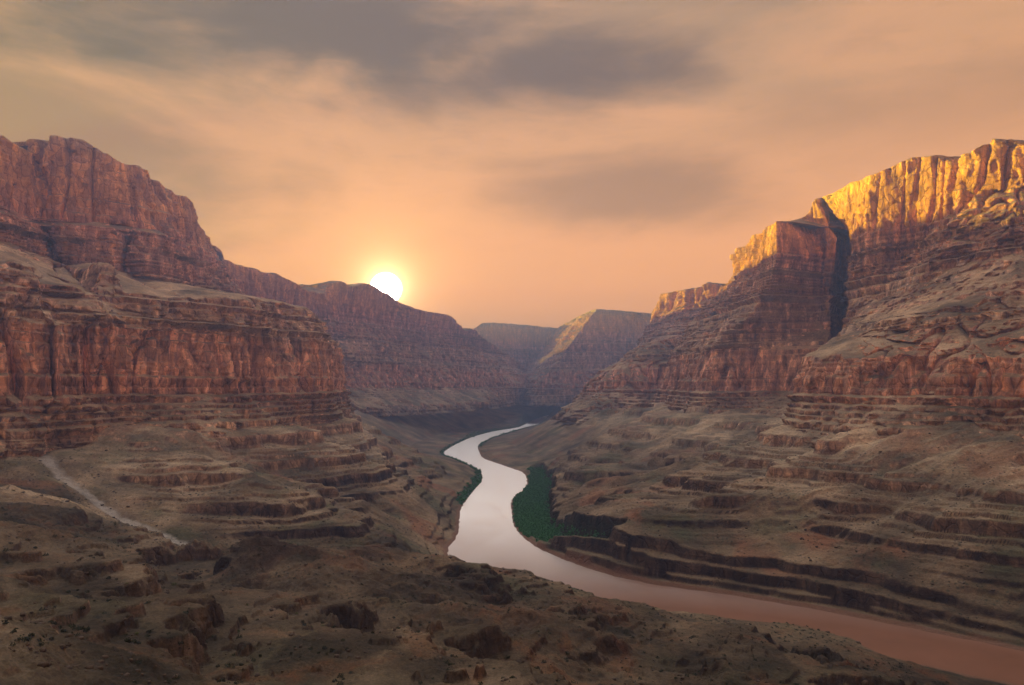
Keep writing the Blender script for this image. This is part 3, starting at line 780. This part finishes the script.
def ground(x, y, attrs=False):
    x = np.asarray(x, np.float32); y = np.asarray(y, np.float32)
    z = tps(x, y)
    dist0 = np.minimum(seg_dist(x, y, RBs), seg_dist(x, y, LBs))
    ins = in_poly(x, y, poly)
    away = sstep(10, 140, dist0) * (1 - sstep(1700, 2300, y) * (1 - sstep(60, 500, dist0)))
    wn = 5 * fbm(x / 30, y / 30, 2, 3)
    wd = np.minimum(seg_dist(x + wn, y - wn, np.array(WASH)), seg_dist(x + wn, y - wn, np.array(WASH2)) + 3)
    calm = sstep(8, 90, wd)
    fore = sstep(760, 560, y)                      # the rounded hills nearest the viewpoint
    warp = 40 * fbm(x / 200, y / 200, 0.3, 2)
    spur = fbm((x + warp) / 520, (y + warp * 0.7) / 150, 1.1, 2, ridged=True)
    gul = fbm((x + warp) / 170, (y - warp * 0.5) / 50, 2.1, 3, ridged=True)
    hills = fbm(x / 190, y / 150, 3.3, 3)
    rough = fbm(x / 24, y / 24, 6.0, 4, ridged=True)
    z = z + away * calm * ((1 - fore) * (34 * (spur - 0.15) + 12 * (gul - 0.2)) + fore * (14 * hills + 22 * (fbm((x + warp) / 190, (y - warp * 0.4) / 120, 8.8, 3, ridged=True) - 0.38) + 6 * gul) + (2.4 + 2.6 * fore) * rough - 1)
    tm = sstep(-0.20, 0.10, fbm(x / 190, y / 190, 7.7, 3))
    zt = z + 6 * fbm(x / 90, y / 90, 9.0, 3)
    z = z + ((bold(zt) - zt) * 0.95 + (terr(zt) - zt) * 0.8) * tm * away * calm
    z = z + (1.3 * fbm(x / 6, y / 6, 4.4, 3) + 0.5 * np.abs(perlin(x / 2.6, y / 2.6, 1.4))) * sstep(2500, 900, y)
    z = z - 7 * np.exp(-(wd / 13) ** 2)
    low_ = sstep(1900, 2400, y) * sstep(5000, 4200, y)
    lid = 3 + 0.10 * dist0 + 0.42 * np.maximum(0, dist0 - 140)
    z = np.where(low_ > 0, np.minimum(z, z * (1 - low_) + low_ * lid), z)
    z = np.maximum(z, 2.0 + 2 * fbm(x / 30, y / 30, 5, 2))
    # flat green bar on the right bank
    gd = seg_dist(x, y, np.array(resample(GREEN_R, 60)))
    wid = np.interp(y, [900, 970, 1100, 1300, 1500, 1700, 1900], [14, 17, 25, 42, 46, 36, 20])
    bar = sstep(1.25, 0.85, gd / wid + 0.6 * fbm(x / 32, y / 32, 1, 4))
    z = z * (1 - bar) + (4 + 1.2 * fbm(x / 12, y / 12, 8, 3)) * bar
    edge = np.where(ins, -dist0, dist0) + 4 * fbm(x / 25, y / 25, 6.0, 3)
    e2 = edge + 16 * fbm(x / 60, y / 60, 16.0, 3)
    e3 = edge + 14 * fbm(x / 45, y / 45, 26.0, 3)
    z = np.where(edge > 0, 0.3 + (z - 0.3) * (0.10 * sstep(0, 5, edge) + 0.22 * sstep(8, 11, e2) + 0.38 * sstep(15, 20, e3) + 0.30 * sstep(28, 36, e2)), -6 * sstep(0, -15, edge))
    if not attrs:
        return z
    wash = sstep(10, 3, wd + 7 * fbm(x / 28, y / 28, 1, 3) + 3 * fbm(x / 8, y / 8, 1, 2))
    leftd = seg_dist(x, y, LBs)
    strip = sstep(26, 10, leftd + 12 * fbm(x / 60, y / 60, 3, 3)) * sstep(1350, 1500, y) * (~ins)
    rb = sstep(30, 12, seg_dist(x, y, RBs) + 12 * fbm(x / 60, y / 60, 5, 3)) * sstep(2600, 2900, y) * (~ins)
    farg = sstep(70, 20, dist0 + 20 * fbm(x / 90, y / 90, 3, 2)) * sstep(3000, 3500, y)
    green = np.maximum.reduce([bar * (~ins) * sstep(2, 7, edge), strip, rb, farg * 0.9])
    bank = sstep(9, 3, edge) * (edge > -3) * (1 - green)
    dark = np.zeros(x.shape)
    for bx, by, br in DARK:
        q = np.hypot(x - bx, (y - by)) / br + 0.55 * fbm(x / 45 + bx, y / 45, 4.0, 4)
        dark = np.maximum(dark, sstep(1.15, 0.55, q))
    dark = np.maximum(dark, fore * (0.80 + 0.5 * fbm(x / 55, y / 55, 31.0, 4)) * sstep(0.9, 0.6, dark))  # near slopes darkened overall too, shade put into the soil colour
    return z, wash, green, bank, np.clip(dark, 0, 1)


def build_floor():
    ang = np.concatenate([np.linspace(-1500, -120, 120, endpoint=False), np.linspace(-120, 1144, 1300), np.linspace(1145, 2500, 120)[1:]])
    ys = np.concatenate([np.geomspace(50, 220, 40, endpoint=False), np.geomspace(220, 560, 330, endpoint=False), np.geomspace(560, 1350, 560, endpoint=False),
                         np.geomspace(1350, 3200, 260, endpoint=False), np.geomspace(3200, 7800, 110)])
    Y, A = np.meshgrid(ys, ang, indexing='ij')
    X = (A - CX) / F * Y
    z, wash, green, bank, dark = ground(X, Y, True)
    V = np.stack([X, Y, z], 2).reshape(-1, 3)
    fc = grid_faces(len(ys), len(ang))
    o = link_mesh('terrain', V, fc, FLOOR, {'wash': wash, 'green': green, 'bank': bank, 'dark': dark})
    structure(o, 'dark canyon floor of talus spurs and low rocky hills round the river')


build_floor()

# river sheet: follows the channel, a little wider than it
def build_river():
    mid = (RBs + LBs) / 2
    a = mid + (RBs - mid) * 1.0
    n = 12
    f = np.linspace(-0.12, 1.12, n)[:, None, None]
    G = LBs[None] * (1 - f) + RBs[None] * f
    V = np.concatenate([G, np.zeros(G.shape[:2] + (1,))], 2).reshape(-1, 3)
    V[:, 2] = 0.0
    o = link_mesh('river', V, grid_faces(n, len(RBs)), WATER, smooth=True)
    structure(o, 'muddy brown river winding through the canyon, pale where it mirrors the sky')


build_river()

# base sheet out to the haze limit
def build_ground():
    e = 9000.0
    V = np.array([(-e, -3000, -14), (e, -3000, -14), (e, 9000, -14), (-e, 9000, -14)], float)
    o = link_mesh('ground', V, np.array([[0, 1, 2, 3]]), ROCK)
    structure(o, 'desert ground beneath the canyon')


build_ground()

# ------------------------------------------------------------------ vegetation
def leaf_material(name, c0, c1):
    m = bpy.data.materials.new(name)
    m.use_nodes = True
    N = NT(m.node_tree)
    geo = N.n('ShaderNodeNewGeometry')
    b = N.n('ShaderNodeBsdfPrincipled')
    N.put(b.inputs['Base Color'], N.ramp(N.noise(geo.outputs['Position'], 0.22, 4, 0.75), [(0.3, c0), (0.7, c1)]))
    b.inputs['Roughness'].default_value = 0.9
    b.inputs['Specular IOR Level'].default_value = 0.1
    out = N.n('ShaderNodeOutputMaterial')
    N.link(b.outputs[0], out.inputs[0])
    return m


DARK_LEAF = leaf_material('dark_scrub_leaves', (0.022, 0.028, 0.014), (0.05, 0.055, 0.028))
PALE_LEAF = leaf_material('pale_scrub_leaves', (0.09, 0.11, 0.04), (0.16, 0.17, 0.07))
LUSH_LEAF = leaf_material('riverside_leaves', (0.022, 0.10, 0.036), (0.11, 0.36, 0.12))


STONE = leaf_material('dark_stone', (0.035, 0.026, 0.020), (0.13, 0.092, 0.068))


def bush_quads(rng, r, h, n, leaf):
    """leaf-clump faces spread through a low uneven dome"""
    V = []
    for _ in range(n):
        a = rng.uniform(0, 2 * math.pi); q = math.sqrt(rng.uniform(0.05, 1))
        rr = r * q * (0.75 + 0.35 * math.sin(2 * a + r * 7) * math.cos(3 * a))
        hz = h * rng.uniform(0.05, 1.0) * math.sqrt(max(0.05, 1 - 0.8 * q * q))
        c = np.array([rr * math.cos(a), rr * math.sin(a), hz])
        u = np.array([rng.gauss(0, 1), rng.gauss(0, 1), rng.gauss(0, 0.7)]); u /= np.linalg.norm(u)
        w = np.cross(u, [rng.gauss(0, 1), rng.gauss(0, 1), rng.gauss(0, 1)]); w /= np.linalg.norm(w) + 1e-6
        s = leaf * rng.uniform(0.6, 1.3)
        V += [c - u * s - w * s * 0.6, c + u * s - w * s * 0.6, c + u * s * 0.7 + w * s * 0.7, c - u * s * 0.8 + w * s * 0.6]
    # woody stems
    for k in range(4):
        a = rng.uniform(0, 2 * math.pi); e = np.array([math.cos(a) * r * 0.5, math.sin(a) * r * 0.5, h * 0.7]); sd_ = np.array([-math.sin(a), math.cos(a), 0]) * 0.05
        V += [-sd_ + [0, 0, -0.3], sd_ + [0, 0, -0.3], e + sd_ * 0.5, e - sd_ * 0.5]
    return np.array(V)


def quads(n):
    return np.arange(n * 4).reshape(-1, 4)


def visible_spots(n, xr, yr, rng, ok):
    """ground spots scattered at random, thinner with distance"""
    out = []
    while len(out) < n:
        d = math.exp(rng.uniform(math.log(yr[0]), math.log(yr[1])))
        a = rng.uniform(*xr)
        x = (a - CX) / F * d
        out.append((x, d))
    A = np.array(out)
    z, wash, green, bank, dark = ground(A[:, 0], A[:, 1], True)
    m = ok(A[:, 0], A[:, 1], z, wash, green, bank)
    return np.column_stack([A, z])[m]


vr_ = random.Random(5)
protos = []
for k in range(5):
    V = bush_quads(vr_, 1.25 + 0.2 * k, 1.1 + 0.15 * k, 90, 0.28)
    protos.append(V)


def shrubs():
    patch = lambda x, y: fbm(x / 45, y / 45, 12.0, 3)
    spots = visible_spots(1500, (-40, 1064), (235, 520), vr_, lambda x, y, z, w, g, b: (z > 6) & (patch(x, y) > -0.02) & (w < 0.2))
    cnt = 0
    mesh_dark, mesh_pale = [], []
    for i, sp_ in enumerate(spots[:280]):
        x, y, z = sp_
        px = CX + F * x / y
        pale = 110 < px < 330 and 410 < y < 520 or vr_.random() < 0.06
        pool = mesh_pale if pale else mesh_dark
        k = i % 5
        if len(pool) <= k:
            o = link_mesh('desert_shrub', protos[len(pool)], quads(len(protos[len(pool)]) // 4), PALE_LEAF if pale else DARK_LEAF)
            pool.append(o)
        else:
            o = pool[k].copy()
            col.objects.link(o)
        o.location = (x, y, z - 0.1)
        o.rotation_euler = (0, 0, vr_.uniform(0, 6.28))
        q = vr_.uniform(0.5, 1.15)
        o.scale = (q, q, q * vr_.uniform(0.8, 1.2))
        if pale:
            o['label'] = 'pale yellow-green desert shrub on the dark foreground slope'
            o['group'] = 'pale shrubs on the foreground slope'
        else:
            o['label'] = 'dark round desert shrub on the brown foreground slope'
            o['group'] = 'dark shrubs on the foreground slope'
        o['category'] = 'shrub'
    # the rest of the scrub, too many and too small to count
    far = np.concatenate([spots[280:], visible_spots(9000, (-40, 1064), (520, 1500), vr_, lambda x, y, z, w, g, b: (z > 8) & (z < 165) & (patch(x * 0.6, y * 0.6) > -0.12) & (w < 0.2) & (g < 0.3))])
    Vs = []
    for x, y, z in far:
        b = protos[vr_.randrange(5)][:200 if y < 520 else 120]
        q = vr_.uniform(0.5, 1.3)
        Vs.append(b * q + (x, y, z - 0.1))
    V = np.concatenate(Vs)
    o = link_mesh('desert_scrub', V, quads(len(V) // 4), DARK_LEAF)
    o['kind'] = 'stuff'; o['label'] = 'low dark scrub dotted over the talus slopes'; o['category'] = 'scrub'


def rubble():
    # loose angular stones, too many to count
    rk = []
    for k in range(8):
        bm_v = np.array([(-1, -1, -.6), (1, -1, -.6), (1, 1, -.6), (-1, 1, -.6), (-.8, -.8, .6), (.8, -.8, .6), (.8, .8, .6), (-.8, .8, .6)], float)
        bm_v = bm_v * (1 + np.random.RandomState(k).uniform(-.35, .35, bm_v.shape)) * (1, 0.8, 0.8)
        a = k * 0.9
        R = np.array([[math.cos(a), -math.sin(a), 0], [math.sin(a), math.cos(a), 0], [0, 0, 1]])
        rk.append(bm_v @ R.T)
    fcs = np.array([[3, 2, 1, 0], [4, 5, 6, 7], [0, 1, 5, 4], [1, 2, 6, 5], [2, 3, 7, 6], [3, 0, 4, 7]])
    cl = lambda x, y: fbm(x / 35, y / 35, 22.0, 3)
    pts = np.concatenate([visible_spots(14000, (-40, 1064), (235, 900), vr_, lambda x, y, z, w, g, b: (z > 6) & (cl(x, y) > 0.05)),
                          visible_spots(9000, (-40, 1064), (700, 1500), vr_, lambda x, y, z, w, g, b: (z > 6) & (g < 0.2) & (cl(x, y) > 0.1))])
    Vs, Fs = [], []
    for i, (x, y, z) in enumerate(pts):
        q = min(1.3, 0.22 * vr_.paretovariate(1.7)) * (1 if y < 600 else 1.3)
        Vs.append(rk[i % 8] * q + (x, y, z + 0.15 * q))
        Fs.append(fcs + 8 * i)
    o = link_mesh('rubble', np.concatenate(Vs), np.concatenate(Fs), STONE)
    o['kind'] = 'stuff'; o['label'] = 'loose angular stones strewn over the brown slopes'; o['category'] = 'stones'


def thicket():
    sp_ = visible_spots(60000, (430, 640), (860, 3800), vr_, lambda x, y, z, w, g, b: g > 0.45)
    extra = visible_spots(60000, (490, 640), (860, 2000), vr_, lambda x, y, z, w, g, b: g > 0.45)
    sp_ = np.concatenate([sp_[:5000], extra[:5000]])
    rg = np.random.RandomState(3)
    Vs = []
    big = [bush_quads(vr_, 2.6, 3.4, 46, 0.75) for _ in range(6)]
    for i, (x, y, z) in enumerate(sp_):
        Vs.append(big[i % 6] * 0.45 * (1 + min(rg.pareto(2.2), 3.2)) + (x, y, z - 0.2))
    V = np.concatenate(Vs)
    o = link_mesh('riverside_thicket', V, quads(len(V) // 4), LUSH_LEAF)
    o['kind'] = 'stuff'; o['label'] = 'deep green thicket growing along the river banks'; o['category'] = 'thicket'


shrubs()
rubble()
thicket()

# ------------------------------------------------------------------ haze
def build_haze():
    x0, x1, y0, y1, z0, z1 = -9100, 9100, -3100, 9100, -15.2, 830
    V = np.array([(x0, y0, z0), (x1, y0, z0), (x1, y1, z0), (x0, y1, z0), (x0, y0, z1), (x1, y0, z1), (x1, y1, z1), (x0, y1, z1)], float)
    fc = np.array([[3, 2, 1, 0], [4, 5, 6, 7], [0, 1, 5, 4], [1, 2, 6, 5], [2, 3, 7, 6], [3, 0, 4, 7]])
    m = bpy.data.materials.new('haze_air')
    m.use_nodes = True
    N = NT(m.node_tree)
    pv = N.n('ShaderNodeVolumePrincipled')
    pv.inputs['Color'].default_value = (0.36, 0.53, 1.0, 1)
    pv.inputs['Density'].default_value = 2.0e-4
    pv.inputs['Anisotropy'].default_value = 0.6
    out = N.n('ShaderNodeOutputMaterial')
    N.link(pv.outputs[0], out.inputs['Volume'])
    o = link_mesh('haze', V, fc, m)
    o['kind'] = 'stuff'
    o['label'] = 'thin blue evening haze filling the canyon'
    o['category'] = 'haze'


build_haze()
